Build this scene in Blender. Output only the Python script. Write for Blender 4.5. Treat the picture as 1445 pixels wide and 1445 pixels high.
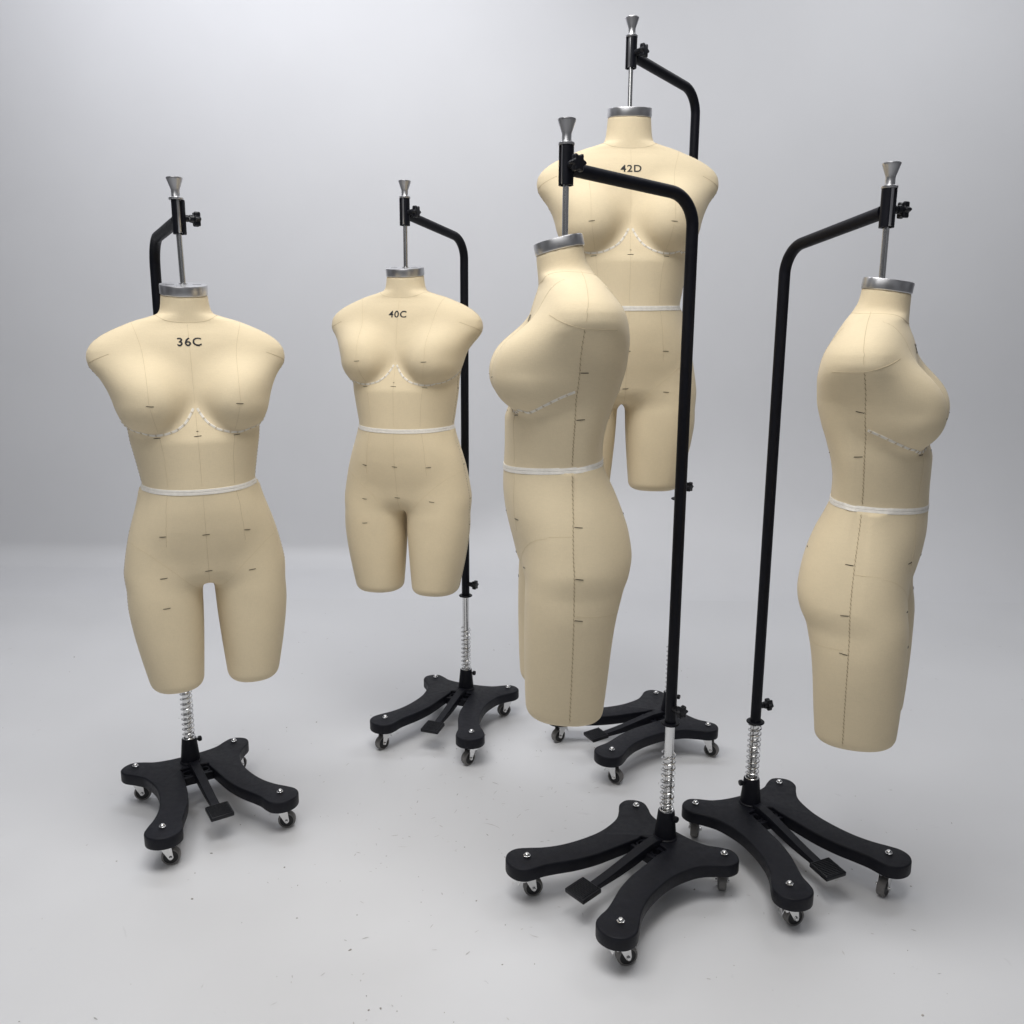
import bpy, bmesh, math, random
import numpy as np
from mathutils import Vector, Matrix

random.seed(7)
scene = bpy.context.scene
for o in list(bpy.data.objects):
    bpy.data.objects.remove(o)
COL = scene.collection
R = math.radians

# ------------------------------------------------------------------ camera
FPX, PITCH, ROLL = 1199.995 / 1445.0, 0.193080, 0.006092
CAM_Z = 1.194
cd = bpy.data.cameras.new('camera')
cd.sensor_width = 36.0
cd.lens = FPX * 36.0
cd.clip_start = 0.05
cd.clip_end = 100
cam = bpy.data.objects.new('camera', cd)
COL.objects.link(cam)
fw = Vector((0, math.cos(PITCH), -math.sin(PITCH)))
up = Vector((0, math.sin(PITCH), math.cos(PITCH)))
rt = Vector((1, 0, 0))
rt2 = rt * math.cos(ROLL) + up * math.sin(ROLL)
up2 = -rt * math.sin(ROLL) + up * math.cos(ROLL)
m = Matrix((rt2, up2, -fw)).transposed().to_4x4()
m.translation = Vector((0, 0, CAM_Z))
cam.matrix_world = m
scene.camera = cam

# ------------------------------------------------------------------ world, lamps, exposure
w = bpy.data.worlds.new('World')
scene.world = w
w.use_nodes = True
wn, wl = w.node_tree.nodes, w.node_tree.links
wbg = wn['Background']
wtc = wn.new('ShaderNodeTexCoord')
wno = wn.new('ShaderNodeTexNoise')                        # random bright and dark glow for the unseen studio, added for metal reflections
wno.inputs['Scale'].default_value = 2.6
wno.inputs['Detail'].default_value = 2
wrp = wn.new('ShaderNodeValToRGB')
wrp.color_ramp.elements[0].position = 0.40
wrp.color_ramp.elements[0].color = (0.025, 0.026, 0.03, 1)
wrp.color_ramp.elements[1].position = 0.66
wrp.color_ramp.elements[1].color = (0.55, 0.56, 0.60, 1)
wl.new(wtc.outputs['Generated'], wno.inputs['Vector'])
wl.new(wno.outputs[0], wrp.inputs[0])
wl.new(wrp.outputs[0], wbg.inputs[0])
wbg.inputs[1].default_value = 0.42


def area(name, loc, target, sx, sy, energy, color=(1, 1, 1)):
    l = bpy.data.lights.new(name, 'AREA')
    l.shape = 'RECTANGLE'
    l.size, l.size_y, l.energy, l.color = sx, sy, energy, color
    o = bpy.data.objects.new(name, l)
    COL.objects.link(o)
    o.location = loc
    o.rotation_euler = (Vector(target) - Vector(loc)).to_track_quat('-Z', 'Y').to_euler()
    return o


area('softbox_lamp', (-0.45, 0.95, 3.35), (-0.15, 1.95, 0), 2.2, 1.3, 67, (1.0, 0.988, 0.978))
area('softbox_lamp', (0.3, 0.9, 3.2), (0.2, 1.9, 0.2), 1.4, 0.9, 10, (1.0, 0.99, 0.98))
area('softbox_lamp', (-1.0, -0.7, 2.7), (-0.3, 2.2, 0.5), 2.0, 1.0, 12, (1.0, 0.99, 0.98))
area('softbox_lamp', (-1.2, 3.4, 3.5), (-1.1, 4.5, 0.0), 2.8, 0.8, 35, (0.94, 0.95, 1.0))
area('softbox_lamp', (2.1, 3.2, 3.5), (2.0, 4.2, 0.0), 1.8, 0.8, 21, (0.96, 0.97, 1.0))  # unseen extra lamp, added to brighten the right part of the wall

scene.view_settings.view_transform = 'Standard'
scene.view_settings.look = 'None'
scene.view_settings.exposure = 0.03
scene.view_settings.gamma = 1.0
scene.view_settings.use_curve_mapping = False
scene.render.engine = 'CYCLES'


# ------------------------------------------------------------------ materials
def mat(name, color, rough=0.5, metal=0.0, spec=0.5, var=0.0, vscale=30.0, bump=0.0, bscale=400.0,
        rvar=0.0, sheen=0.0, stretch=None):
    M = bpy.data.materials.new(name)
    M.use_nodes = True
    nt = M.node_tree
    b = nt.nodes['Principled BSDF']
    b.inputs['Base Color'].default_value = (*color, 1)
    b.inputs['Roughness'].default_value = rough
    b.inputs['Metallic'].default_value = metal
    b.inputs['Specular IOR Level'].default_value = spec
    if sheen:
        b.inputs['Sheen Weight'].default_value = sheen
        b.inputs['Sheen Roughness'].default_value = 0.4
    tc = nt.nodes.new('ShaderNodeTexCoord')
    src = tc.outputs['Object']
    if stretch:
        mp = nt.nodes.new('ShaderNodeMapping')
        mp.inputs['Scale'].default_value = stretch
        nt.links.new(src, mp.inputs[0])
        src = mp.outputs[0]
    if var:
        n = nt.nodes.new('ShaderNodeTexNoise')
        n.inputs['Scale'].default_value = vscale
        n.inputs['Detail'].default_value = 6
        nt.links.new(src, n.inputs['Vector'])
        r = nt.nodes.new('ShaderNodeMapRange')
        r.inputs[1].default_value, r.inputs[2].default_value = 0.3, 0.7
        r.inputs[3].default_value, r.inputs[4].default_value = 1 - var, 1 + var
        nt.links.new(n.outputs[0], r.inputs[0])
        mx = nt.nodes.new('ShaderNodeVectorMath')
        mx.operation = 'SCALE'
        mx.inputs[0].default_value = color
        nt.links.new(r.outputs[0], mx.inputs['Scale'])
        nt.links.new(mx.outputs[0], b.inputs['Base Color'])
    if rvar:
        n = nt.nodes.new('ShaderNodeTexNoise')
        n.inputs['Scale'].default_value = vscale * 2
        n.inputs['Detail'].default_value = 5
        nt.links.new(src, n.inputs['Vector'])
        r = nt.nodes.new('ShaderNodeMapRange')
        r.inputs[1].default_value, r.inputs[2].default_value = 0.3, 0.7
        r.inputs[3].default_value, r.inputs[4].default_value = rough - rvar, rough + rvar
        nt.links.new(n.outputs[0], r.inputs[0])
        nt.links.new(r.outputs[0], b.inputs['Roughness'])
    if bump:
        n = nt.nodes.new('ShaderNodeTexNoise')
        n.inputs['Scale'].default_value = bscale
        n.inputs['Detail'].default_value = 3
        nt.links.new(src, n.inputs['Vector'])
        bp = nt.nodes.new('ShaderNodeBump')
        bp.inputs['Strength'].default_value = bump
        bp.inputs['Distance'].default_value = 0.001
        nt.links.new(n.outputs[0], bp.inputs['Height'])
        nt.links.new(bp.outputs[0], b.inputs['Normal'])
    return M


def canvas_material():
    M = mat('cream_canvas', (0.71, 0.60, 0.41), 0.85, spec=0.2, var=0.035, vscale=9, sheen=0.12)
    nt = M.node_tree
    b = nt.nodes['Principled BSDF']
    tc = [n for n in nt.nodes if n.type == 'TEX_COORD'][0]
    heights = []
    for sc in ((700, 700, 120), (90, 90, 800)):           # warp and weft threads with slubs
        mp = nt.nodes.new('ShaderNodeMapping')
        mp.inputs['Scale'].default_value = sc
        nt.links.new(tc.outputs['Object'], mp.inputs[0])
        n = nt.nodes.new('ShaderNodeTexNoise')
        n.inputs['Scale'].default_value = 1.0
        n.inputs['Detail'].default_value = 4
        nt.links.new(mp.outputs[0], n.inputs['Vector'])
        heights.append(n.outputs[0])
    add = nt.nodes.new('ShaderNodeMath')
    add.operation = 'ADD'
    nt.links.new(heights[0], add.inputs[0])
    nt.links.new(heights[1], add.inputs[1])
    bp = nt.nodes.new('ShaderNodeBump')
    bp.inputs['Strength'].default_value = 0.22
    bp.inputs['Distance'].default_value = 0.0008
    nt.links.new(add.outputs[0], bp.inputs['Height'])
    nt.links.new(bp.outputs[0], b.inputs['Normal'])
    # faint thread tone variation
    r = nt.nodes.new('ShaderNodeMapRange')
    r.inputs[1].default_value, r.inputs[2].default_value = 0.6, 1.4
    r.inputs[3].default_value, r.inputs[4].default_value = 0.96, 1.04
    nt.links.new(add.outputs[0], r.inputs[0])
    sc = [n for n in nt.nodes if n.type == 'VECT_MATH'][0]
    m2 = nt.nodes.new('ShaderNodeVectorMath')
    m2.operation = 'SCALE'
    nt.links.new(sc.outputs[0], m2.inputs[0])
    nt.links.new(r.outputs[0], m2.inputs['Scale'])
    nt.links.new(m2.outputs[0], b.inputs['Base Color'])
    return M


def floor_material():
    M = mat('white_floor_paint', (0.67, 0.675, 0.687), 0.42, spec=0.35, var=0.03, vscale=1.6, rvar=0.1, bump=0.12, bscale=60)
    nt = M.node_tree
    b = nt.nodes['Principled BSDF']
    tc = [n for n in nt.nodes if n.type == 'TEX_COORD'][0]
    base = [n for n in nt.nodes if n.type == 'VECT_MATH'][0]
    prev = base.outputs[0]
    # smudges: small worn patches where people walk
    for sc, lo, hi, dark in ((13, 0.665, 0.75, 0.86), (55, 0.70, 0.78, 0.80)):
        n = nt.nodes.new('ShaderNodeTexNoise')
        n.inputs['Scale'].default_value = sc
        n.inputs['Detail'].default_value = 7
        n.inputs['Roughness'].default_value = 0.65
        n.inputs['Distortion'].default_value = 0.6
        nt.links.new(tc.outputs['Object'], n.inputs['Vector'])
        r = nt.nodes.new('ShaderNodeMapRange')
        r.inputs[1].default_value, r.inputs[2].default_value = lo, hi
        r.inputs[3].default_value, r.inputs[4].default_value = 1.0, dark
        nt.links.new(n.outputs[0], r.inputs[0])
        s = nt.nodes.new('ShaderNodeVectorMath')
        s.operation = 'SCALE'
        nt.links.new(prev, s.inputs[0])
        nt.links.new(r.outputs[0], s.inputs['Scale'])
        prev = s.outputs[0]
    nt.links.new(prev, b.inputs['Base Color'])
    return M


M_CANVAS = canvas_material()
M_SEAM = mat('seam_thread', (0.57, 0.475, 0.32), 0.9, spec=0.1)
M_RIDGE = mat('cream_seam_ridge', (0.66, 0.55, 0.365), 0.85, spec=0.15)
M_STITCH = mat('dark_brown_thread', (0.17, 0.13, 0.085), 0.9, spec=0.1)
M_BLACKTHREAD = mat('black_thread', (0.012, 0.012, 0.013), 0.8, spec=0.2)
M_INK = mat('black_print_ink', (0.016, 0.016, 0.018), 0.6, spec=0.3)
M_TAPE = mat('white_cotton_tape', (0.80, 0.77, 0.71), 0.9, spec=0.15, var=0.06, vscale=120, bump=0.4, bscale=900)
M_BUSTTAPE = mat('cream_white_tape', (0.79, 0.75, 0.675), 0.9, spec=0.15, var=0.08, vscale=120)
M_BRUSHED = mat('brushed_steel', (0.60, 0.60, 0.61), 0.33, 1.0, var=0.03, vscale=20, rvar=0.03)
M_CHROME = mat('chrome', (0.72, 0.72, 0.715), 0.21, 1.0, var=0.03, vscale=40)
M_POWDER = mat('black_powder_coat', (0.0045, 0.005, 0.0085), 0.45, spec=0.17, var=0.15, vscale=60, bump=0.22, bscale=900, rvar=0.05)
M_CAST = mat('black_cast_iron', (0.006, 0.0065, 0.0105), 0.5, spec=0.22, var=0.2, vscale=45, bump=0.3, bscale=650, rvar=0.06)
M_PLASTIC = mat('black_knob_plastic', (0.006, 0.0065, 0.0095), 0.36, spec=0.3, rvar=0.05, vscale=80)
M_RUBBER = mat('grey_caster_rubber', (0.17, 0.165, 0.16), 0.6, spec=0.3, var=0.15, vscale=70)
M_HUB = mat('black_caster_hub', (0.012, 0.012, 0.013), 0.45, spec=0.4)
M_FLOOR = floor_material()
M_WALL = mat('white_wall_paint', (0.68, 0.685, 0.70), 0.45, spec=0.35, var=0.015, vscale=2.5, bump=0.15, bscale=45)
M_SCUFF = mat('grey_scuff', (0.50, 0.495, 0.49), 0.6, spec=0.2, var=0.3, vscale=14)
M_DEBRIS = mat('dark_grey_lint', (0.30, 0.285, 0.265), 0.9, spec=0.1, var=0.4, vscale=9)


# ------------------------------------------------------------------ mesh helpers
class MB:
    """collects vertices and faces of ONE mesh object"""
    def __init__(self):
        self.v, self.f = [], []

    def add(self, verts, faces):
        n = len(self.v)
        self.v += [tuple(p) for p in verts]
        self.f += [tuple(i + n for i in q) for q in faces]

    def rings(self, rings, cap0=True, cap1=True, closed=True):
        n = len(rings[0])
        verts = [p for r_ in rings for p in r_]
        faces = []
        for i in range(len(rings) - 1):
            for j in range(n if closed else n - 1):
                a, b = i * n + j, i * n + (j + 1) % n
                faces.append((a, b, b + n, a + n))
        if cap0:
            faces.append(tuple(reversed(range(n))))
        if cap1:
            faces.append(tuple((len(rings) - 1) * n + j for j in range(n)))
        self.add(verts, faces)

    def lathe(self, prof, n=32, frame=None, cap0=True, cap1=True):
        """prof: (r, z) pairs; frame: Matrix"""
        F = frame or Matrix()
        rr = [[F @ Vector((r_ * math.cos(2 * math.pi * j / n), r_ * math.sin(2 * math.pi * j / n), z)) for j in range(n)]
              for r_, z in prof]
        self.rings(rr, cap0, cap1)

    def tube(self, pts, rad, n=16, cap=True):
        pts = [Vector(p) for p in pts]
        rr = []
        t0 = (pts[1] - pts[0]).normalized()
        a = t0.orthogonal().normalized()
        for i, p in enumerate(pts):
            t = (pts[min(i + 1, len(pts) - 1)] - pts[max(i - 1, 0)]).normalized()
            a = (a - t * a.dot(t)).normalized()
            b = t.cross(a)
            rr.append([p + (a * math.cos(2 * math.pi * j / n) + b * math.sin(2 * math.pi * j / n)) * rad for j in range(n)])
        self.rings(rr, cap, cap)

    def prism(self, outline, z0, z1, bev=0.0, frame=None, steps=3):
        """closed outline (x, y), extruded, with rounded top and bottom edges"""
        F = frame or Matrix()
        P = [Vector((x, y)) for x, y in outline]
        n = len(P)
        nor = []
        for i in range(n):
            t = P[(i + 1) % n] - P[i - 1]
            nor.append(Vector((t.y, -t.x)).normalized())
        area_ = sum(P[i].x * P[(i + 1) % n].y - P[(i + 1) % n].x * P[i].y for i in range(n))
        if area_ < 0:
            nor = [-q for q in nor]
        rr = []
        lv = []
        if bev:
            for i in range(steps + 1):
                a = i / steps * math.pi / 2
                lv.append((bev * (1 - math.sin(a)), z0 + bev * (1 - math.cos(a))))
            for i in range(steps + 1):
                a = i / steps * math.pi / 2
                lv.append((bev * (1 - math.cos(a)), z1 - bev * (1 - math.sin(a))))
        else:
            lv = [(0, z0), (0, z1)]
        for off, z in lv:
            rr.append([F @ Vector((P[i].x - nor[i].x * off, P[i].y - nor[i].y * off, z)) for i in range(n)])
        self.rings(rr)

    def box(self, c, s, frame=None, bev=0.0015):
        F = (frame or Matrix()) @ Matrix.Translation(c)
        hx, hy = s[0] / 2, s[1] / 2
        k = min(bev, hx * .6, hy * .6)
        out = []
        for sx, sy, a0 in ((1, 1, 0), (-1, 1, 90), (-1, -1, 180), (1, -1, 270)):
            for d in (0, 45, 90):
                out.append((sx * (hx - k) + k * math.cos(R(a0 + d)), sy * (hy - k) + k * math.sin(R(a0 + d))))
        self.prism(out, -s[2] / 2, s[2] / 2, min(k, s[2] * .3), F)

    def build(self, name, material, parent=None, smooth=True, angle=35):
        me = bpy.data.meshes.new(name)
        me.from_pydata(self.v, [], self.f)
        me.materials.append(material)
        bm = bmesh.new()
        bm.from_mesh(me)
        bmesh.ops.recalc_face_normals(bm, faces=bm.faces)
        bm.to_mesh(me)
        bm.free()
        if smooth:
            me.polygons.foreach_set('use_smooth', [True] * len(me.polygons))
            me.set_sharp_from_angle(angle=R(angle))
        me.update()
        o = bpy.data.objects.new(name, me)
        COL.objects.link(o)
        if parent:
            o.parent = parent
        return o


def frame_to(direction, origin=(0, 0, 0)):
    q = Vector(direction).to_track_quat('Z', 'Y')
    F = q.to_matrix().to_4x4()
    F.translation = Vector(origin)
    return F


def catmull(P, n=5, closed=True):
    P = [np.array(p, float) for p in P]
    out = []
    N = len(P)
    for i in range(N if closed else N - 1):
        if closed:
            a, b, c, d = P[i - 1], P[i], P[(i + 1) % N], P[(i + 2) % N]
        else:
            a, b, c, d = P[max(i - 1, 0)], P[i], P[i + 1], P[min(i + 2, N - 1)]
        for j in range(n):
            t = j / n
            out.append(0.5 * (2 * b + (c - a) * t + (2 * a - 5 * b + 4 * c - d) * t * t + (3 * b - a - 3 * c + d) * t ** 3))
    if not closed:
        out.append(P[-1])
    return out


def empty(name, loc, rotz, label, cat, group=None):
    o = bpy.data.objects.new(name, None)
    COL.objects.link(o)
    o.empty_display_size = 0.1
    o.location = loc
    o.rotation_euler = (0, 0, rotz)
    o['label'] = label
    o['category'] = cat
    if group:
        o['group'] = group
    return o


# ------------------------------------------------------------------ setting: floor and wall
fl = MB()
YS = 3.92
fl.add([(-7, -4, 0), (7, -4, 0), (7, YS, 0), (-7, YS, 0)], [(0, 1, 2, 3)])
floor = fl.build('floor', M_FLOOR, smooth=False)
floor['kind'] = 'structure'

wb = MB()
rows = []
xs = np.linspace(-7, 7, 57)
for x in xs:
    # the painted cove is tight at the left and wider towards the right
    t = min(max((x + 0.9) / 2.2, 0), 1)
    t = t * t * (3 - 2 * t)
    rad = 0.15 + 0.50 * t
    ywall = 4.58
    col = [(x, YS, 0.0)]
    ys0 = ywall - rad
    if ys0 > YS + .01:
        col.append((x, (YS + ys0) / 2, 0))
    else:
        ys0 = YS
        col.append((x, YS + .001, 0))
        rad = ywall - YS
    rz = 0.12 + 0.80 * t
    for i in range(13):
        a = i / 12 * math.pi / 2
        col.append((x, ys0 + 0.0015 + (rad - .0015) * math.sin(a), rz * (1 - math.cos(a))))
    for z in np.linspace(rz + .15, 5.2, 10):
        col.append((x, ywall, z))
    rows.append(col)
wb.rings(rows, False, False, closed=False)
wall = wb.build('wall', M_WALL, angle=80)
wall['kind'] = 'structure'


# ------------------------------------------------------------------ torso field
def smin(a, b, k):
    h = np.clip(0.5 + 0.5 * (b - a) / k, 0, 1)
    return b + (a - b) * h - k * h * (1 - h)


def smax(a, b, k):
    return -smin(-a, -b, k)


_PC = {}


def pchip(z, tab):
    """monotone smooth interpolation of a table sorted by decreasing z"""
    if id(tab) not in _PC:
        t = np.array(tab, float)[::-1]
        x, y = t[:, 0], t[:, 1]
        h = np.diff(x)
        d = np.diff(y) / h
        mm = np.zeros_like(y)
        mm[0], mm[-1] = d[0], d[-1]
        for i in range(1, len(y) - 1):
            if d[i - 1] * d[i] > 0:
                w1, w2 = 2 * h[i] + h[i - 1], h[i] + 2 * h[i - 1]
                mm[i] = (w1 + w2) / (w1 / d[i - 1] + w2 / d[i])
        _PC[id(tab)] = (tab, x, y, h, mm)
    _, x, y, h, mm = _PC[id(tab)]
    zc = np.clip(z, x[0], x[-1])
    i = np.clip(np.searchsorted(x, zc) - 1, 0, len(h) - 1)
    s = (zc - x[i]) / h[i]
    hh = h[i]
    return ((1 + 2 * s) * (1 - s) ** 2 * y[i] + s * (1 - s) ** 2 * hh * mm[i]
            + s * s * (3 - 2 * s) * y[i + 1] + s * s * (s - 1) * hh * mm[i + 1])


W_TAB = [(.02, .046), (0, .047), (-.015, .0485), (-.03, .051), (-.04, .0565), (-.048, .078), (-.056, .105), (-.066, .130), (-.078, .156),
         (-.09, .176), (-.105, .192), (-.12, .1995), (-.133, .201), (-.146, .198), (-.16, .189), (-.18, .172), (-.205, .1525),
         (-.24, .143), (-.275, .1365), (-.305, .1335), (-.335, .1285), (-.365, .1235), (-.405, .1185), (-.42, .1215), (-.45, .131),
         (-.48, .142), (-.515, .1525), (-.555, .161), (-.60, .1665), (-.64, .167), (-.70, .164)]
F_TAB = [(.02, .053), (0, .053), (-.03, .0525), (-.058, .0525), (-.07, .056), (-.085, .0625), (-.11, .0705), (-.16, .0805), (-.22, .0885), (-.28, .107),
         (-.31, .1145), (-.36, .1145), (-.41, .116), (-.45, .117), (-.49, .114), (-.53, .107), (-.57, .098), (-.61, .090), (-.70, .075)]
B_TAB = [(.02, .032), (0, .0335), (-.02, .0375), (-.035, .045), (-.052, .0555), (-.07, .065), (-.09, .0745), (-.11, .083), (-.135, .090), (-.17, .0945),
         (-.20, .094), (-.24, .085), (-.28, .071), (-.32, .0605), (-.36, .056), (-.40, .0575), (-.43, .067), (-.465, .082), (-.50, .0930),
         (-.53, .0995), (-.575, .1025), (-.615, .0955), (-.65, .080), (-.70, .062)]
N_TAB = [(.02, 2.15), (-.03, 2.1), (-.08, 2.1), (-.12, 2.4), (-.2, 2.5), (-.26, 2.5), (-.32, 2.35), (-.4, 2.2), (-.55, 2.35), (-.7, 2.4)]
# legs: centre x, half width, centre y, half depth
LX = [(-.40, .070), (-.45, .073), (-.52, .079), (-.58, .0845), (-.64, .0905), (-.68, .0918), (-.72, .0908), (-.77, .0885), (-.82, .0855), (-.90, .080)]
LW = [(-.40, .045), (-.45, .053), (-.52, .065), (-.58, .0735), (-.64, .0785), (-.68, .0780), (-.72, .0752), (-.77, .0695), (-.82, .0625), (-.90, .050)]
LYF = [(-.40, .03), (-.45, .05), (-.58, .081), (-.66, .092), (-.72, .0925), (-.80, .0905), (-.90, .084)]
LYB = [(-.40, .03), (-.45, .055), (-.50, .080), (-.54, .0955), (-.58, .1025), (-.615, .0985), (-.65, .0885), (-.69, .0785), (-.73, .0725), (-.80, .066), (-.90, .056)]
ZKN = [.03, 0, -.04, -.13, -.29, -.405, -.64, -.868, -.95]


class Form:
    def __init__(self, sx=1, syf=1, syb=1, zk=None, yo=0.0, yn=0.0, bust=1.0, gap=0.0, ly=0.0, waist=1.0, tilt=10.0, wtilt=4.0, roll=0.0, tz=-.108):
        self.sx, self.syf, self.syb, self.yo, self.yn, self.bust = sx, syf, syb, yo, yn, bust
        self.gap, self.ly, self.waist, self.roll, self.tz = gap, ly, waist, roll, tz
        self.tilt = math.tan(R(tilt))
        self.wtilt = math.tan(R(wtilt))
        # where the canonical heights 0, -.04, -.13, -.29, waist, crotch and hem lie on this form
        k = zk or [-.04, -.13, -.29, -.405, -.64, -.868]
        self.zk = [.03, 0] + k + [k[-1] - .082]

    def can(self, z):
        return np.interp(z, self.zk[::-1], ZKN[::-1])

    def act(self, z):
        return np.interp(z, ZKN[::-1], self.zk[::-1])

    def yoff(self, z):
        t = np.clip(-z / .12, 0, 1)
        return self.yn + (self.yo - self.yn) * t * t * (3 - 2 * t)

    def field(self, x, y, z):
        x = np.abs(x) / self.sx
        zz = self.can(z)
        yl = y - self.ly
        y = y - self.yoff(z)
        t = np.clip(-z / .12, 0, 1)                       # the neck keeps its own size
        y = np.where(y > 0, y / (1 + (self.syf - 1) * t), y / (1 + (self.syb - 1) * t))
        # torso
        wv = pchip(zz, W_TAB)
        wv = wv * (1 + (self.waist - 1) * np.exp(-((zz + .39) / .11) ** 2))
        dv = np.where(y > 0, pchip(zz, F_TAB), pchip(zz, B_TAB))
        nn = pchip(zz, N_TAB)
        rho = ((x / wv) ** nn + (np.abs(y) / dv) ** nn + 1e-12) ** (1 / nn)
        T = (rho - 1) * np.minimum(wv, dv)
        T = smax(T, -.632 - zz, .04)
        # bust
        b = self.bust
        cx, cy, cz = .0835, .05, -.223
        rx = np.where(x > cx, .070, .0665) * (0.6 + 0.4 * b)
        ry = .0835 * b
        rzv = np.where(zz > cz, .084, .072) * (0.5 + 0.5 * b)
        h_ = np.clip(zz - cz, 0, .12)
        h_ = h_ * h_ / (h_ + .04)                        # the upper part leans out to the arm hole
        rx = rx + .25 * h_
        qx, qy, qz = (x - cx - .26 * h_) / rx, (y - cy) / ry, (zz - cz) / rzv
        k0 = np.sqrt(qx * qx + qy * qy + qz * qz + 1e-12)
        k1 = np.sqrt((qx / rx) ** 2 + (qy / ry) ** 2 + (qz / rzv) ** 2 + 1e-12)
        Bf = k0 * (k0 - 1) / k1
        s = np.clip((zz - (cz - .05)) / .08, 0, 1)
        s = s * s * (3 - 2 * s)
        kk = .012 + .028 * s
        T = smin(T, Bf, kk)
        # legs
        g = self.gap / 2
        lx, lw = pchip(zz, LX) - g, pchip(zz, LW) + g
        ld = np.where(yl > 0.012, pchip(zz, LYF) - .012, pchip(zz, LYB) + .012)
        r2 = ((np.abs(x - lx) / lw) ** 2.25 + (np.abs(yl - .012) / ld) ** 2.25 + 1e-12) ** (1 / 2.25)
        L = (r2 - 1) * np.minimum(lw, ld)
        L = smax(L, -.868 - zz + .06 * (yl - .02), .022)
        L = np.maximum(L, zz + .42)
        return smin(T, L, .022)

    def cut(self, x, y, z):
        return np.maximum(self.field(x, y, z), z + (y - self.yn - .01) * self.tilt)

    def grad(self, P, e=4e-4):
        x, y, z = P.T
        g = np.stack([self.field(x + e, y, z) - self.field(x - e, y, z),
                      self.field(x, y + e, z) - self.field(x, y - e, z),
                      self.field(x, y, z + e) - self.field(x, y, z - e)], -1) / (2 * e)
        return g

    def project(self, P, it=8):
        P = np.array(P, float)
        for _ in range(it):
            F = self.field(*P.T)
            g = self.grad(P)
            st = (F / (np.sum(g * g, 1) + 1e-9))[:, None] * g
            ln = np.linalg.norm(st, axis=1, keepdims=True)
            P = P - st * np.minimum(1, .01 / (ln + 1e-12))
        g = self.grad(P)
        return P, g / (np.linalg.norm(g, axis=1, keepdims=True) + 1e-12)

    def cast(self, O, D, tmax=.4):
        """outermost hit marching from O along D"""
        O, D = np.array(O, float), np.array(D, float)
        ts = np.linspace(0, tmax, 140)
        F = np.stack([self.field(*(O + D * t).T) for t in ts], -1)
        hit = np.argmax(F < 0, axis=1)
        ok = (F < 0).any(axis=1)
        P = (O + D * ts[np.maximum(hit, 1)][:, None])[ok]
        return self.project(P, 6)

    def mesh(self, h=.0042):
        sx = self.sx
        xs_ = np.arange(-.235 * sx, .235 * sx + h, h)
        ys_ = np.arange(-.14 * self.syb + self.yo, .165 * self.syf + self.yo + h, h)
        zs_ = np.arange(self.zk[-2] - .04, .03, h)
        V = self.cut(xs_[:, None, None], ys_[None, :, None], zs_[None, None, :])
        S = V < 0
        nx, ny, nz = V.shape
        # cells with a sign change
        acc = np.zeros((nx - 1, ny - 1, nz - 1, 3))
        cnt = np.zeros((nx - 1, ny - 1, nz - 1))
        corners = [(i, j, k) for i in (0, 1) for j in (0, 1) for k in (0, 1)]
        sub = lambda A, c: A[c[0]:nx - 1 + c[0], c[1]:ny - 1 + c[1], c[2]:nz - 1 + c[2]]
        for a in corners:
            for ax in range(3):
                if a[ax]:
                    continue
                b = list(a)
                b[ax] = 1
                va, vb = sub(V, a), sub(V, b)
                cr = (va < 0) != (vb < 0)
                t = np.where(cr, va / np.where(cr, va - vb, 1), 0)
                for d in range(3):
                    acc[..., d] += cr * (a[d] + (t if d == ax else 0))
                cnt += cr
        ok = cnt > 0
        idx = -np.ones(cnt.shape, int)
        idx[ok] = np.arange(ok.sum())
        I = np.argwhere(ok)
        P = (I + acc[ok] / cnt[ok][:, None]) * h + np.array([xs_[0], ys_[0], zs_[0]])
        faces = []
        for ax in range(3):
            o1, o2 = [(1, 2), (2, 0), (0, 1)][ax]
            sl = [slice(1, n - 1) for n in (nx, ny, nz)]
            sa, sb = list(sl), list(sl)
            sa[ax] = slice(0, (nx, ny, nz)[ax] - 1)
            sb[ax] = slice(1, (nx, ny, nz)[ax])
            A, B = S[tuple(sa)], S[tuple(sb)]
            for flip in (False, True):
                E = np.argwhere((A & ~B) if not flip else (~A & B))
                off = np.ones(3, int)
                off[ax] = 0
                E = E + off
                q = []
                for d1, d2 in ((0, 0), (1, 0), (1, 1), (0, 1)):
                    e = E.copy()
                    e[:, o1] -= d1
                    e[:, o2] -= d2
                    q.append(idx[e[:, 0], e[:, 1], e[:, 2]])
                q = np.stack(q, -1)
                faces.append(q[:, ::-1] if flip else q)
        faces = np.concatenate(faces)
        # pull the vertices onto the exact surface (not on the flat neck cut)
        flat = P[:, 2] + (P[:, 1] - self.yn - .01) * self.tilt > -.004
        Q, _ = self.project(P, 4)
        mv = np.linalg.norm(Q - P, axis=1) < h * 1.5
        P = np.where((~flat & mv)[:, None], Q, P)
        return P, faces


def raw_mesh(name, P, faces, material, parent):
    me = bpy.data.meshes.new(name)
    me.from_pydata(P.tolist(), [], faces.tolist())
    me.materials.append(material)
    me.polygons.foreach_set('use_smooth', [True] * len(me.polygons))
    me.update()
    o = bpy.data.objects.new(name, me)
    COL.objects.link(o)
    o.parent = parent
    return o


def resample(P, step):
    P = np.array(P, float)
    d = np.concatenate([[0], np.cumsum(np.linalg.norm(np.diff(P, axis=0), axis=1))])
    n = max(int(d[-1] / step), 2)
    s = np.linspace(0, d[-1], n)
    return np.stack([np.interp(s, d, P[:, i]) for i in range(3)], -1)


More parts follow.
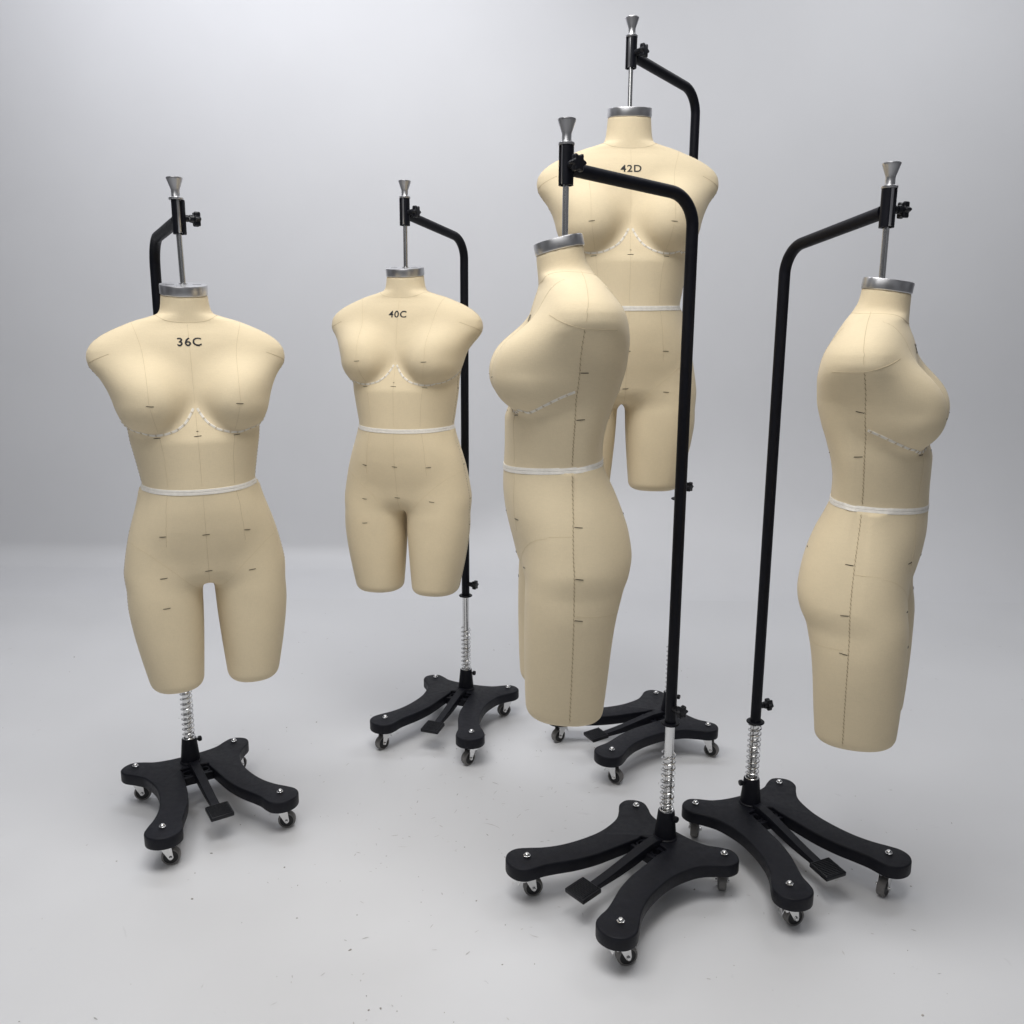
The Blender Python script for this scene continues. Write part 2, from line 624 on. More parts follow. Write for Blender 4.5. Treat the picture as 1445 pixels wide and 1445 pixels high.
def ribbon(mb, P, N, width, lift, profile=None, closed=False):
    """band lying on the surface; profile = [(across -1..1, height)]"""
    profile = profile or [(-1, 0), (-1, 1), (1, 1), (1, 0)]
    n = len(P)
    if closed:
        T = np.roll(P, -1, 0) - np.roll(P, 1, 0)
    else:
        T = np.gradient(P, axis=0)
    T = T / (np.linalg.norm(T, axis=1, keepdims=True) + 1e-12)
    B = np.cross(N, T)
    rr = []
    for i in range(n):
        rr.append([Vector(P[i] + B[i] * a * width / 2 + N[i] * (lift * hh - .0004 * (hh == 0))) for a, hh in profile])
    if closed:
        rr.append(rr[0])
    mb.rings(rr, not closed, not closed)


SEAM_PROF = [(-1, 0), (-.5, 1), (.5, 1), (1, 0)]
TAPE_PROF = [(-1, 0), (-.95, .8), (-.5, 1.0), (-.10, .9), (0, .1), (.10, .9), (.5, 1.0), (.95, .8), (1, 0)]


def dense(pts, step=.004):
    return resample(np.array(catmull(pts, 8, False)), step)


def make_form(key, form, loc, yaw, label, text, pole_dir, zcoll):
    """a dress form; origin = where its rod meets the neck cap, z = 0 at the cap's lower edge"""
    root = empty('dress_form', loc, yaw - math.pi / 2, label, 'dress form', 'cream dress forms hanging on rolling stands')
    P, Fc = form.mesh()
    raw_mesh('torso', P, Fc, M_CANVAS, root)
    sx, yo, yn = form.sx, form.yo, form.yn
    root.rotation_euler = (0, R(form.roll), yaw - math.pi / 2)

    def real(q):
        q = np.array(q, float)
        return np.stack([q[:, 0] * sx, q[:, 1] + yo, form.act(q[:, 2])], -1)

    # side-seam line y(z)
    ys_tab = [(0, -.008), (-.05, -.008), (-.10, -.001), (-.145, .004), (-.25, .008), (-.40, .011), (-.55, .010), (-.7, .009 + .3 * (form.ly - yo)), (-.9, .009 + .3 * (form.ly - yo))]
    seam = MB()       # sunk seams, tone of the thread
    ridge = MB()      # raised seams

    def line(pts, mb, wd=.0013, lift=.0005, project=True):
        P, N = form.project(real(pts))
        ribbon(mb, P, N, wd, lift, SEAM_PROF)
        return P, N

    def front(xz, step=.004):
        q = dense([(x, 0, z) for x, z in xz], step)
        O = np.stack([q[:, 0] * sx, np.full(len(q), .3), form.act(q[:, 2])], -1)
        return form.cast(O, np.array([0, -1., 0]))

    def back(xz, step=.004):
        q = dense([(x, 0, z) for x, z in xz], step)
        O = np.stack([q[:, 0] * sx, np.full(len(q), -.3), form.act(q[:, 2])], -1)
        return form.cast(O, np.array([0, 1., 0]))

    # centre front, centre back and princess seams
    for xz in ([(0, -.064), (0, -.15), (0, -.225)], [(0, -.245), (0, -.4)], [(0, -.41), (0, -.52), (0, -.63)]):
        ribbon(seam, *front(xz), .0010, .00035, SEAM_PROF)
    for xz in ([(0, -.04), (0, -.2), (0, -.40)], [(0, -.41), (0, -.5), (0, -.62)]):
        ribbon(seam, *back(xz), .0010, .00035, SEAM_PROF)
    for s in (-1, 1):
        ribbon(seam, *front([(s * .108, -.060), (s * .094, -.11), (s * .089, -.17), (s * .088, -.222)]), .0010, .00035, SEAM_PROF)
        ribbon(seam, *front([(s * .086, -.232), (s * .081, -.26), (s * .076, -.28)]), .0009, .0003, SEAM_PROF)
        ribbon(seam, *front([(s * .074, -.292), (s * .068, -.34), (s * .066, -.40)]), .0010, .00035, SEAM_PROF)
        ribbon(seam, *front([(s * .068, -.412), (s * .075, -.46), (s * .080, -.53)]), .0010, .00035, SEAM_PROF)
        ribbon(seam, *back([(s * .095, -.07), (s * .085, -.2), (s * .06, -.40)]), .0010, .00035, SEAM_PROF)
        # panty line in front, fold under the seat behind
        ribbon(ridge, *front([(s * .146, -.53), (s * .120, -.545), (s * .075, -.585), (s * .038, -.625), (s * .022, -.64)]), .0012, .0003, SEAM_PROF)
        q = dense([(s * .166, .012, -.522), (s * .165, .03, -.5225), (s * .158, .06, -.524)])
        line(q, ridge, .0012, .0003)
        q = dense([(s * .172, .004, -.668), (s * .165, -.03, -.671), (s * .13, -.07, -.673), (s * .09, -.085, -.67)])
        line(q, ridge, .0010, .0003)
    # neck seam
    a = np.linspace(0, 2 * math.pi, 90, endpoint=False)
    y = .058 * np.sin(a)
    q = np.stack([.062 * np.cos(a), y, -.047 - .22 * y], -1)
    Pn, Nn = form.project(real(q))
    ribbon(seam, Pn, Nn, .0012, .0004, SEAM_PROF, closed=True)
    # shoulder and side seams
    for s in (-1, 1):
        zz = np.array([-.045, -.055, -.066, -.078, -.09, -.105, -.12, -.132])
        q = np.stack([s * (pchip(zz, W_TAB) + .004), np.interp(zz, [-.132, -.045], [.002, -.008]), zz], -1)
        q = np.array([(s * .058, -.009, -.038)] + [tuple(v) for v in q])
        line(resample(q, .004), seam, .0013)
        # round cap at the arm hole
        q = dense([(s * .160, .064, -.118), (s * .182, .048, -.130), (s * .200, .022, -.142), (s * .203, .003, -.147), (s * .203, -.018, -.149), (s * .196, -.040, -.149), (s * .182, -.058, -.147)])
        line(q, seam, .0015)
        for lo, hi in ((-.148, -.396), (-.414, -.862)):
            whip = MB()
            zc = np.arange(lo, hi, -.004)
            yc = pchip(zc, ys_tab)
            wv = np.where(zc > -.62, pchip(zc, W_TAB), pchip(zc, LX) + pchip(zc, LW))
            q = np.stack([s * (wv + .006), yc, zc], -1)
            Pq, Nq = line(q, seam, .0013)
            # whip stitches
            k = 0
            for i in range(1, len(Pq) - 1, 2):
                T = Pq[i + 1] - Pq[i - 1]
                T /= np.linalg.norm(T)
                Bq = np.cross(Nq[i], T)
                dz = .0022 if random.random() < .8 else .0032
                a0 = Pq[i] - Bq * .0012 - T * dz + Nq[i] * .0003
                a1 = Pq[i] + Bq * .0016 + T * dz + Nq[i] * .0003
                whip.tube([a0, Pq[i] + Nq[i] * .0007, a1], .00032, 4)
            whip.build('side_stitching', M_STITCH, root)

    # tapes
    tape = MB()
    a = np.linspace(0, 2 * math.pi, 160, endpoint=False)
    wv = pchip(np.array([-.405]), W_TAB)[0] * form.waist + .004
    yy = np.where(np.sin(a) > 0, .12, .064) * np.sin(a)
    q = np.stack([wv * np.cos(a), yy, -.405 - form.wtilt * (yy - .02)], -1)
    Pw, Nw = form.project(real(q))
    ribbon(tape, Pw, Nw, .0118, .0012, TAPE_PROF, closed=True)
    tape.build('waist_tape', M_TAPE, root)
    ut = MB()
    dash = MB()
    for s in (-1, 1):
        Pf, Nf = front([(s * .004, -.236), (s * .012, -.251), (s * .024, -.267), (s * .042, -.2795), (s * .064, -.2865), (s * .088, -.287), (s * .108, -.281)], .003)
        tail = dense([(s * .108, .088, -.281), (s * .130, .066, -.269), (s * .143, .037, -.256), (s * .147, .012, -.247)], .003)
        Pt, Nt = form.project(real(tail))
        Pp = resample(np.concatenate([Pf, Pt[1:]]), .003)
        for _ in range(3):
            Pp[1:-1] = (Pp[:-2] + 2 * Pp[1:-1] + Pp[2:]) / 4
        Pp, Np = form.project(Pp)
        Np[1:-1] = (Np[:-2] + Np[1:-1] + Np[2:]) / 3
        ribbon(ut, Pp, Np, .0050, .0009, TAPE_PROF)
        for i in range(3, len(Pp) - 2, 5):
            T = Pp[i + 1] - Pp[i - 1]
            T /= np.linalg.norm(T)
            Bq = np.cross(Np[i], T)
            dash.tube([Pp[i] - Bq * .0027 + Np[i] * .0012, Pp[i] + Np[i] * .0016, Pp[i] + Bq * .0027 + Np[i] * .0012], .0006, 4)
            dash.tube([Pp[i] - T * .0022 + Np[i] * .0013, Pp[i] + T * .0022 + Np[i] * .0013], .0006, 4)
    u = ut.build('underbust_tape', M_BUSTTAPE, root)
    dash.build('tape_stitches', M_SEAM, u)

    # black marker stitches
    def tick(P, N, along=(1, 0, 0), ln=.0145):
        P, N = np.array(P), np.array(N)
        d = np.array(along, float)
        d = d - N * d.dot(N)
        d = d / np.linalg.norm(d)
        tl = (random.random() - .5) * .25
        d = d + np.cross(N, d) * tl
        q, nq = form.project(np.array([P - d * ln / 2, P, P + d * ln / 2]))
        mark = MB()
        mark.tube([q[0] + nq[0] * .0002, q[1] + nq[1] * .0006, q[2] + nq[2] * .0002], .00058, 5)
        mark.build('marker_stitch', M_BLACKTHREAD, root)
    for x, z in ((.0865, -.226), (-.0865, -.226), (.078, -.294), (-.078, -.294), (0, -.292), (0, -.282), (0, -.507), (.085, -.507), (-.085, -.507),
                 (0, -.594), (.091, -.602), (-.091, -.602), (.091, -.668)):
        P1, N1 = form.cast(np.array([[x * sx, .3, form.act(z)]]), np.array([0, -1., 0]))
        tick(P1[0], N1[0], ln=.004 if z == -.282 else .0145)
    for s in (-1, 1):
        for z in (-.215, -.298, -.507, -.602, -.675):
            yv = pchip(np.array([z]), ys_tab)[0]
            wv = pchip(np.array([z]), W_TAB)[0] if z > -.62 else (pchip(np.array([z]), LX) + pchip(np.array([z]), LW))[0]
            P1, N1 = form.project(np.array([[s * (wv + .005) * sx, yv - .009 + yo, form.act(z)]]))
            tick(P1[0], N1[0], (0, 1, 0))
        for z in (-.3, -.5, -.6):
            P1, N1 = form.cast(np.array([[s * .07 * sx, -.3, form.act(z)]]), np.array([0, 1., 0]))
            tick(P1[0], N1[0])
    seam.build('seam_lines', M_SEAM, root)
    ridge.build('seam_ridges', M_RIDGE, root)

    # size printed on the chest
    cu = bpy.data.curves.new('size_lettering', 'FONT')
    cu.body = text
    cu.size = .0235
    cu.align_x = 'CENTER'
    cu.space_character = 1.12
    cu.offset = .0004
    cu.resolution_u = 6
    tmp = bpy.data.objects.new('tmp', cu)
    COL.objects.link(tmp)
    dg = bpy.context.evaluated_depsgraph_get()
    me = bpy.data.meshes.new_from_object(tmp.evaluated_get(dg))
    bpy.data.objects.remove(tmp)
    bpy.data.curves.remove(cu)
    bm = bmesh.new()
    bm.from_mesh(me)
    bmesh.ops.triangulate(bm, faces=bm.faces)
    for _ in range(2):
        bmesh.ops.subdivide_edges(bm, edges=[e for e in bm.edges if e.calc_length() > .004], cuts=1)
    bmesh.ops.triangulate(bm, faces=bm.faces)
    co = np.array([v.co[:] for v in bm.verts])
    O = np.stack([-co[:, 0] * 1.15, np.full(len(co), .3), form.tz + co[:, 1]], -1)
    Pt, Nt = form.cast(O, np.array([0, -1., 0]))
    Pt = Pt + Nt * .0006
    for v, p in zip(bm.verts, Pt):
        v.co = p
    bm.to_mesh(me)
    bm.free()
    me.materials.clear()
    me.materials.append(M_INK)
    me.name = 'size_lettering'
    lo = bpy.data.objects.new('size_lettering', me)
    COL.objects.link(lo)
    lo.parent = root

    # neck cap: brushed metal plate following the neck outline
    cap = MB()
    rr = []
    n = 64
    for off, dz in ((.0, -.0015), (.0012, -.0005), (.0014, .001), (.0014, .0165), (.0006, .0185), (-.0015, .0188), (-.02, .0189)):
        ring = []
        for j in range(n):
            a = 2 * math.pi * j / n
            c, s_ = math.cos(a), math.sin(a)
            wv = .047 * sx + off
            d = (.053 if s_ > 0 else .0335) + off
            e = 2 / 2.15
            xx = wv * abs(c) ** e * (1 if c > 0 else -1)
            yy = d * abs(s_) ** e * (1 if s_ > 0 else -1)
            if off == -.02:
                xx, yy = xx * .8, yy * .8
            zb = -(yy - .01) * form.tilt
            ring.append(Vector((xx, yy + yn + dz * form.tilt, zb + dz)))
        rr.append(ring)
    cap.rings(rr)
    co = cap.build('neck_cap', M_BRUSHED, root, angle=50)
    for s in (-1, 1):                                     # two slots in the cap's top, their inner shade drawn as black slabs
        sl = MB()
        zt = -(.012 - .01) * form.tilt + .0189
        F = Matrix.Translation((s * .027 * sx, yn + .012, zt)) @ Matrix.Rotation(-math.atan(form.tilt), 4, 'X')
        sl.box((0, 0, .0002), (.018, .005, .0012), F, .0022)
        sl.build('cap_slot_shade', M_PLASTIC, co)
    # rod with sleeve and flared knob
    zc = zcoll - loc[2]
    rod = MB()
    rod.lathe([(.0058, .012), (.0058, zc - .030)], 24)
    rod.lathe([(.0095, .0175), (.0095, .0215), (.007, .0225)], 20)
    ro = rod.build('suspension_rod', M_CHROME, root, angle=40)
    sv = MB()
    sv.lathe([(.0090, zc - .031), (.0098, zc - .030), (.0098, zc + .034)], 28)
    sv.build('rod_sleeve', M_BRUSHED, ro, angle=40)
    kb = MB()
    kb.lathe([(.0142, zc + .0344), (.0146, zc + .0352), (.0146, zc + .0382), (.0138, zc + .039), (.0092, zc + .0395), (.0088, zc + .0405),
              (.0086, zc + .053), (.0092, zc + .0555), (.0125, zc + .065), (.0158, zc + .0745), (.0166, zc + .0768), (.0163, zc + .0783), (.0150, zc + .0788), (.006, zc + .0788)], 36)
    kb.build('rod_knob', M_BRUSHED, ro, angle=40)
    return root


# ------------------------------------------------------------------ rolling stand
PT = .094                                                # height of the base's upper face
HALF = [(.0, -.036), (.045, -.038), (.08, -.046), (.105, -.062), (.128, -.073), (.15, -.067), (.166, -.048), (.163, -.022), (.143, .002),
        (.123, .032), (.1125, .075), (.110, .115), (.1165, .165), (.129, .21), (.147, .246), (.166, .272), (.180, .295), (.180, .318),
        (.166, .337), (.145, .346), (.122, .344), (.105, .331), (.0975, .311), (.093, .288), (.082, .260), (.0645, .22), (.050, .17), (.0425, .12),
        (.038, .085), (.034, .055), (.030, .036)]
OUT = [(x, y) for x, y in HALF] + [(-x, y) for x, y in reversed(HALF[1:])]


def star_knob(mb, frame, r=.0165, h=.013):
    out = []
    n = 60
    for j in range(n):
        a = 2 * math.pi * j / n
        rr = r * (0.845 + .155 * math.cos(6 * a))
        out.append((rr * math.cos(a), rr * math.sin(a)))
    mb.prism(out, 0, h, .0028, frame)
    mb.lathe([(.0075, -.008), (.009, 0.0004)], 18, frame)


def make_stand(key, loc, base_yaw, arm_yaw, label, zdisc, zbend, zcoll, arm_len, casters, lowknob=1.0):
    """local frame: +y = pedal direction, origin on the floor below the post"""
    root = empty('rolling_stand', (*loc, 0), base_yaw - math.pi / 2, label, 'stand', 'black rolling stands that carry the dress forms')
    b = MB()
    outl = [tuple(p) for p in catmull(OUT, 4)]
    b.prism(outl, PT - .030, PT, .0035)
    # yoke with its two round holes between the legs
    for s in (-1, 1):
        F = Matrix.Translation((s * .0215, .052, PT - .019))
        b.lathe([(.0105, -.011), (.0155, -.011), (.0155, .011), (.0105, .011), (.0105, -.011)], 28, F, False, False)
    b.box((0, .0725, PT - .019), (.085, .010, .022))
    b.box((0, .034, PT - .019), (.085, .010, .022))
    b.box((0, .052, PT - .024), (.012, .036, .012))
    b.build('base_plate', M_CAST, root, angle=42)
    sk = MB()
    sk.lathe([(.0275, PT - .002), (.0275, PT + .002), (.0248, PT + .004), (.0188, PT + .064), (.0176, PT + .066), (.0125, PT + .066)], 36)
    so = sk.build('post_socket', M_CAST, root)
    ss = MB()
    aw = arm_yaw - base_yaw + math.pi / 2                # arm direction in local frame
    sd = Vector((math.cos(aw + R(100)), math.sin(aw + R(100)), 0)) if key != 'E' else Vector((math.cos(aw - R(95)), math.sin(aw - R(95)), 0))
    F = frame_to(sd, sd * .018 + Vector((0, 0, PT + .055)))
    ss.lathe([(.003, 0), (.003, .006), (.0065, .0065), (.0072, .008), (.0072, .013), (.006, .0145), (.002, .015)], 18, F)
    ss.build('set_screw', M_PLASTIC, so)
    it = MB()
    it.lathe([(.0104, PT + .04), (.0104, zdisc + .05)], 28)
    it.build('inner_tube', M_CHROME, root)
    sp = MB()
    z0, z1 = PT + .067, min(PT + .208, zdisc - .003)
    turns = 10
    pts = [(.0148 * math.cos(t), .0148 * math.sin(t), z0 + (z1 - z0) * u) for u, t in
           [(i / (turns * 22), 2 * math.pi * i / 22 + 1) for i in range(turns * 22 + 1)]]
    ring = [(.0148 * math.cos(t), .0148 * math.sin(t), z0 - .001) for t in [1 - 2 * math.pi * i / 22 for i in range(20, -1, -1)]]
    sp.tube(ring[:-1] + pts, .0017, 8)
    sp.build('coil_spring', M_CHROME, root)
    # bent black tube
    d = Vector((math.cos(aw), math.sin(aw), 0))
    B = Vector((0, 0, zbend))
    Cc = d * arm_len + Vector((0, 0, zcoll - .004))
    e = (Cc - B).normalized()
    rb = .062
    half = math.acos(max(-1, min(1, Vector((0, 0, 1)).dot(e)))) / 2
    tl = rb * math.tan(half)
    p0, p1 = B - Vector((0, 0, tl)), B + e * tl
    cen_dir = (e - Vector((0, 0, 1))).normalized()
    cen = B + cen_dir * (rb / math.cos(half))
    pts = [Vector((0, 0, zdisc)), Vector((0, 0, (zdisc + p0.z) / 2))]
    axis = Vector((0, 0, 1)).cross(e).normalized()
    for i in range(17):
        pts.append(cen + Matrix.Rotation(2 * half * i / 16, 3, axis) @ (p0 - cen))
    pts.append(Cc - e * .0125)
    tb = MB()
    tb.tube(pts, .0123, 28)
    tb.tube([Cc - e * .018, Cc - e * .0115], .0128, 28)
    tube = tb.build('pole', M_POWDER, root, angle=40)
    fg = MB()
    fg.lathe([(.0107, zdisc - .004), (.020, zdisc - .004), (.0212, zdisc - .0025), (.0212, zdisc - .0008), (.020, zdisc + .0006), (.0128, zdisc + .001), (.0126, zdisc + .004)], 36)
    fg.build('pole_flange', M_POWDER, tube)
    # split collar: open slot at the front shows the rod's sleeve
    cl = MB()
    n = 30
    sl0 = R(26)
    rr = []
    ax = d * arm_len
    for j in range(n + 1):
        a = aw + sl0 + (2 * math.pi - 2 * sl0) * j / n
        u = Vector((math.cos(a), math.sin(a), 0))
        rr.append([ax + u * .0100 + Vector((0, 0, zcoll - .034)), ax + u * .0136 + Vector((0, 0, zcoll - .034)),
                   ax + u * .0136 + Vector((0, 0, zcoll + .034)), ax + u * .0100 + Vector((0, 0, zcoll + .034))])
    cl.rings(rr)
    co = cl.build('rod_collar', M_POWDER, root, angle=40)
    # clamping knobs
    kd = Vector((math.cos(aw + R(92)), math.sin(aw + R(92)), 0))
    for org, dist, par, nm, rad in ((ax + Vector((0, 0, zcoll - .001)), .0132, co, 'clamp_knob', .0165), (Vector((0, 0, zdisc + .0375)), .0118, tube, 'clamp_knob', .0150)):
        kk = MB()
        kdir = kd if org.xy.length > .1 else Vector((math.cos(aw + R(92) * lowknob), math.sin(aw + R(92) * lowknob), 0))
        kk.lathe([(.0072, -.002), (.0072, .0055), (.006, .0065)], 18, frame_to(kdir, org + kdir * dist))
        star_knob(kk, frame_to(kdir, org + kdir * (dist + .016)), rad)
        ko = kk.build(nm, M_PLASTIC, par)
        sc = MB()
        sc.lathe([(.003, 0), (.003, .017)], 14, frame_to(kdir, org + kdir * dist))
        sc.build('knob_screw', M_CHROME, ko)
    # foot pedal
    pd = MB()
    prof = [(.020, .006), (.040, .009), (.075, .006), (.13, -.004), (.185, -.014), (.236, -.021)]
    pr = catmull(prof, 6, False)
    rr = []
    for i, (y, z) in enumerate(pr):
        t = pr[min(i + 1, len(pr) - 1)] - pr[max(i - 1, 0)]
        t = t / np.linalg.norm(t)
        nn = np.array([-t[1], t[0]])
        th = .0125 + .010 * math.sin(math.pi * min(1, i / (len(pr) - 1) * 1.1)) if i else .012
        wd = .0115 - .002 * i / len(pr)
        ring = []
        for xx, hh in ((-wd, -th), (wd, -th), (wd + .0012, -.0025), (wd, 0), (-wd, 0), (-wd - .0012, -.0025)):
            ring.append(Vector((xx, y + nn[0] * hh, PT + z + nn[1] * hh)))
        rr.append(ring)
    pd.rings(rr)
    po = pd.build('foot_pedal', M_CAST, root, angle=30)
    pp = MB()
    F = Matrix.Translation((0, .262, PT - .0225)) @ Matrix.Rotation(R(-5), 4, 'X')
    pp.box((0, 0, 0), (.056, .054, .011), F, .0025)
    for i in range(11):
        pp.box((0, -.0225 + i * .0045, .0062), (.048, .0020, .0024), F, .0005)
    pp.build('pedal_pad', M_PLASTIC, po)
    # dome nuts and casters
    for name, (x, y) in (('fl', (.1397, .2976)), ('fr', (-.1397, .2976)), ('bl', (.1298, -.0453)), ('br', (-.1298, -.0453))):
        nb = MB()
        F = Matrix.Translation((x, y, PT)) @ Matrix.Rotation(random.random(), 4, 'Z')
        nb.lathe([(.0084, .0006), (.0084, .0042), (.0072, .0048)], 6, F)
        nb.lathe([(.0064, .0042), (.0063, .0058), (.0053, .0080), (.0032, .0096), (.0004, .0102)], 18, F)
        nb.build('cap_nut', M_CHROME, root, angle=30)
        ang, brake = casters[name]
        make_caster(root, (x, y), ang - (base_yaw - math.pi / 2), brake)
    return root


def make_caster(root, xy, ang, brake):
    """ang: local direction in which the wheel trails"""
    F = Matrix.Translation((xy[0], xy[1], 0)) @ Matrix.Rotation(ang, 4, 'Z')     # +x = trail
    r, tr = .0215, .014
    fk = MB()
    fk.lathe([(.013, PT - .034), (.013, PT - .029)], 20, F)
    fk.box((.002, 0, PT - .0355), (.030, .0245, .003), F)
    for s in (-1, 1):
        zt, zb = PT - .036, r - .0035
        pl = [(-.013, zt), (.016, zt), (tr + .0065, zb + .004), (tr + .004, zb), (tr - .004, zb), (tr - .0065, zb + .004)]
        # side plate: outline in x-z, thin in y
        G = F @ Matrix.Translation((0, s * .0115, 0)) @ Matrix.Rotation(R(90), 4, 'X')
        fk.prism(pl, -.0009, .0009, 0, G)
        fk.lathe([(.0042, -.0025), (.0042, .0025), (.003, .0032)], 12, F @ Matrix.Translation((tr, s * .0128, r)) @ Matrix.Rotation(R(-90 * s), 4, 'X'))
    fo = fk.build('caster', M_CHROME, root, angle=30)
    wh = MB()
    G = F @ Matrix.Translation((tr, 0, r)) @ Matrix.Rotation(R(90), 4, 'X')
    wh.lathe([(.0165, -.0088), (.0200, -.0086), (r - .0004, -.0068), (r, -.004), (r, .004), (r - .0004, .0068), (.0200, .0086), (.0165, .0088)], 36, G, False, False)
    wo = wh.build('caster_wheel', M_RUBBER, fo)
    hb = MB()
    hb.lathe([(.0165, -.0084), (.0168, .0), (.0165, .0084)], 32, G)
    hb.build('wheel_hub', M_HUB, fo)
    if brake:
        bl = MB()
        bl.box((0, 0, 0), (.016, .020, .0022), F @ Matrix.Translation((-.018, 0, PT - .041)) @ Matrix.Rotation(R(-20), 4, 'Y'))
        bl.box((0, 0, 0), (.002, .017, .020), F @ Matrix.Translation((-.014, 0, PT - .053)) @ Matrix.Rotation(R(25), 4, 'Y'))
        bl.lathe([(.0045, -.0125), (.0045, .0125)], 14, F @ Matrix.Translation((-.008, 0, PT - .050)) @ Matrix.Rotation(R(90), 4, 'X'))
        bl.build('brake_lever', M_CHROME, fo)


# caster headings are given as seen from the camera: 0 = trails to the right, 90 = trails away
def cz(**kw):
    return {k: (R(v[0]), v[1]) for k, v in kw.items()}


L_ARM = .3001
STANDS = {
    'A': dict(loc=(-.8602, 2.1155), base_yaw=R(-55.17), arm_yaw=R(-57.72), zdisc=.352, zbend=1.3416 + PT, zcoll=1.3593 + PT,
              casters=cz(fl=(15, False), fr=(8, False), bl=(10, False), br=(60, False)),
              label='black rolling stand carrying the 36C dress form, its spring partly behind a leg stump'),
    'B': dict(loc=(-.1468, 2.6221), base_yaw=R(-109.33), arm_yaw=R(-118.16), zdisc=.3158 + PT, zbend=1.4061 + PT, zcoll=1.4447 + PT,
              casters=cz(fl=(228, True), fr=(228, True), bl=(60, False), br=(200, False)),
              label='black rolling stand carrying the 40C dress form, bare chrome tube above its spring'),
    'C': dict(loc=(.4861, 2.4466), base_yaw=R(-153.64), arm_yaw=R(-133.07), zdisc=.666 + PT, zbend=1.7666 + PT, zcoll=1.7947 + PT,
              casters=cz(fl=(215, True), fr=(-35, True), bl=(60, False), br=(-30, False)),
              label='tallest black rolling stand, carrying the raised 42D dress form at the back'),
    'D': dict(loc=(.3554, 1.7692), base_yaw=R(-140.14), arm_yaw=R(-150.66), zdisc=.2795 + PT, zbend=1.3912 + PT, zcoll=1.4188 + PT,
              casters=cz(fl=(12, True), fr=(15, True), bl=(70, False), br=(80, False)),
              label='front black rolling stand whose long pole crosses the 42D form, pedal pointing left'),
    'E': dict(loc=(.5912, 1.9202), base_yaw=R(-66.22), arm_yaw=R(-71.85), zdisc=.2141 + PT, zbend=1.3087 + PT, zcoll=1.3508 + PT,
              casters=cz(fl=(14, True), fr=(226, True), bl=(68, False), br=(60, False)),
              label='black rolling stand at the right with its arm reaching right and spring under the flange'),
}
for k in 'ABCDE':
    make_stand(k, arm_len=L_ARM, **STANDS[k])

FORMS = {
    'A': dict(form=Form(sx=.995, zk=[-.04, -.13, -.290, -.402, -.630, -.867], roll=1.0), yaw=R(-67.5), z=1.2035, text='36C',
              label='cream canvas dress form marked 36C, leftmost and facing forward'),
    'B': dict(form=Form(sx=1.05, syf=1.0, syb=1.03, zk=[-.04, -.13, -.288, -.400, -.635, -.872], waist=1.06, bust=1.02, gap=.009, roll=-.3, tz=-.112), yaw=R(-102), z=1.283, text='40C',
              label='cream canvas dress form marked 40C, second from left, facing forward'),
    'C': dict(form=Form(sx=1.115, syf=1.08, syb=1.1, zk=[-.060, -.155, -.332, -.452, -.700, -.918], waist=1.06, bust=1.05, gap=.003, tz=-.140), yaw=R(-91), z=1.649, text='42D',
              label='cream canvas dress form marked 42D, hung highest and partly hidden by a black pole'),
    'D': dict(form=Form(sx=1.06, syf=1.085, syb=1.045, zk=[-.04, -.13, -.291, -.388, -.61, -.874], yo=-.016, yn=-.001, ly=-.018, bust=1.08, waist=1.05, tilt=13, wtilt=6, tz=-.132), yaw=R(-177), z=1.272, text='40D',
              label='large cream canvas dress form seen in profile facing left, in front of the 42D form'),
    'E': dict(form=Form(sx=1.0, zk=[-.04, -.13, -.290, -.393, -.62, -.862], ly=.016, tilt=8, wtilt=3, tz=-.114), yaw=R(-28), z=1.2045, text='38C',
              label='cream canvas dress form seen in profile facing right, rightmost'),
}
for k in 'ABCDE':
    s = STANDS[k]
    rodxy = (s['loc'][0] + L_ARM * math.cos(s['arm_yaw']), s['loc'][1] + L_ARM * math.sin(s['arm_yaw']))
    f = FORMS[k]
    make_form(k, f['form'], (rodxy[0], rodxy[1], f['z'] + PT), f['yaw'], f['label'], f['text'], s['arm_yaw'], s['zcoll'])

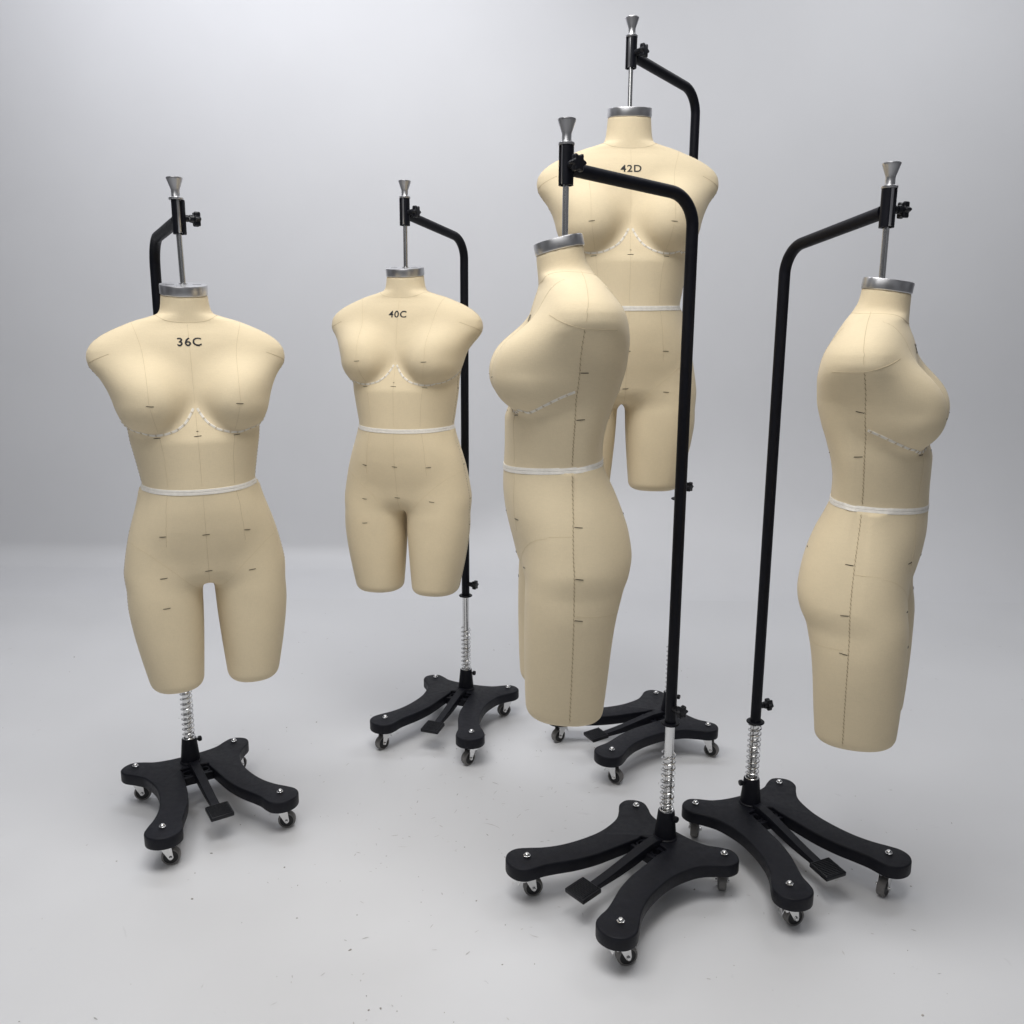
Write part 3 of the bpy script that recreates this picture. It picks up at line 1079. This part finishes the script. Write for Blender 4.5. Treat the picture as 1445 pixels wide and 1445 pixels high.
# ------------------------------------------------------------------ lint and paint chips lying on the floor
db = MB()
rng = random.Random(11)
for i in range(190):
    if i < 120:
        x, y = rng.gauss(-.05, .55), rng.gauss(1.55, .55)
    else:
        x, y = rng.uniform(-2.2, 2.0), rng.uniform(.6, 3.9)
    if y < .5:
        continue
    sz = min(abs(rng.gauss(0, .0010)) + .0006, .0024)
    st = rng.uniform(1, 1.8)
    a0 = rng.uniform(0, math.pi)
    n = rng.randint(5, 8)
    top = []
    for j in range(n):
        a = 2 * math.pi * j / n
        rr = sz * rng.uniform(.55, 1.1)
        px, py = rr * math.cos(a) * st, rr * math.sin(a)
        top.append((x + px * math.cos(a0) - py * math.sin(a0), y + px * math.sin(a0) + py * math.cos(a0)))
    db.prism(top, .0003, .0003 + min(.0012, sz * .3))
dbo = db.build('floor_lint', M_DEBRIS, smooth=False)
dbo['kind'] = 'stuff'
dbo['label'] = 'small dark lint and paint chips scattered on the white floor'

# faint rubbed scuffs on the paint
sf = MB()
for i in range(330):
    if i < 130:
        x, y = rng.gauss(-.05, .30), rng.gauss(2.05, .28)
    elif i < 210:
        x, y = rng.gauss(.0, .5), rng.gauss(1.6, .45)
    else:
        x, y = rng.uniform(-2.2, 2.0), rng.uniform(.7, 3.8)
    ln = abs(rng.gauss(0, .009)) + .004
    if i % 90 == 7:
        ln *= 5
    a0, cv = rng.uniform(0, 2 * math.pi), rng.uniform(-25, 25)
    wd = rng.uniform(.0006, .0018)
    L0, R0 = [], []
    p = Vector((x, y))
    n = 9
    for j in range(n):
        t = j / (n - 1)
        a = a0 + cv * ln * t
        d = Vector((math.cos(a), math.sin(a)))
        nn = Vector((-d.y, d.x)) * wd * math.sin(math.pi * (0.04 + .92 * t)) * rng.uniform(.5, 1.1)
        L0.append((p.x + nn.x, p.y + nn.y, .0004 + i * 1e-6))
        R0.append((p.x - nn.x, p.y - nn.y, .0004 + i * 1e-6))
        p = p + d * ln / n
    sf.add(L0 + R0, [(j, j + 1, n + j + 1, n + j) for j in range(n - 1)])
sfo = sf.build('scuff_marks', M_SCUFF, smooth=False)
sfo['kind'] = 'stuff'
sfo['label'] = 'faint grey scuff marks rubbed into the white floor'
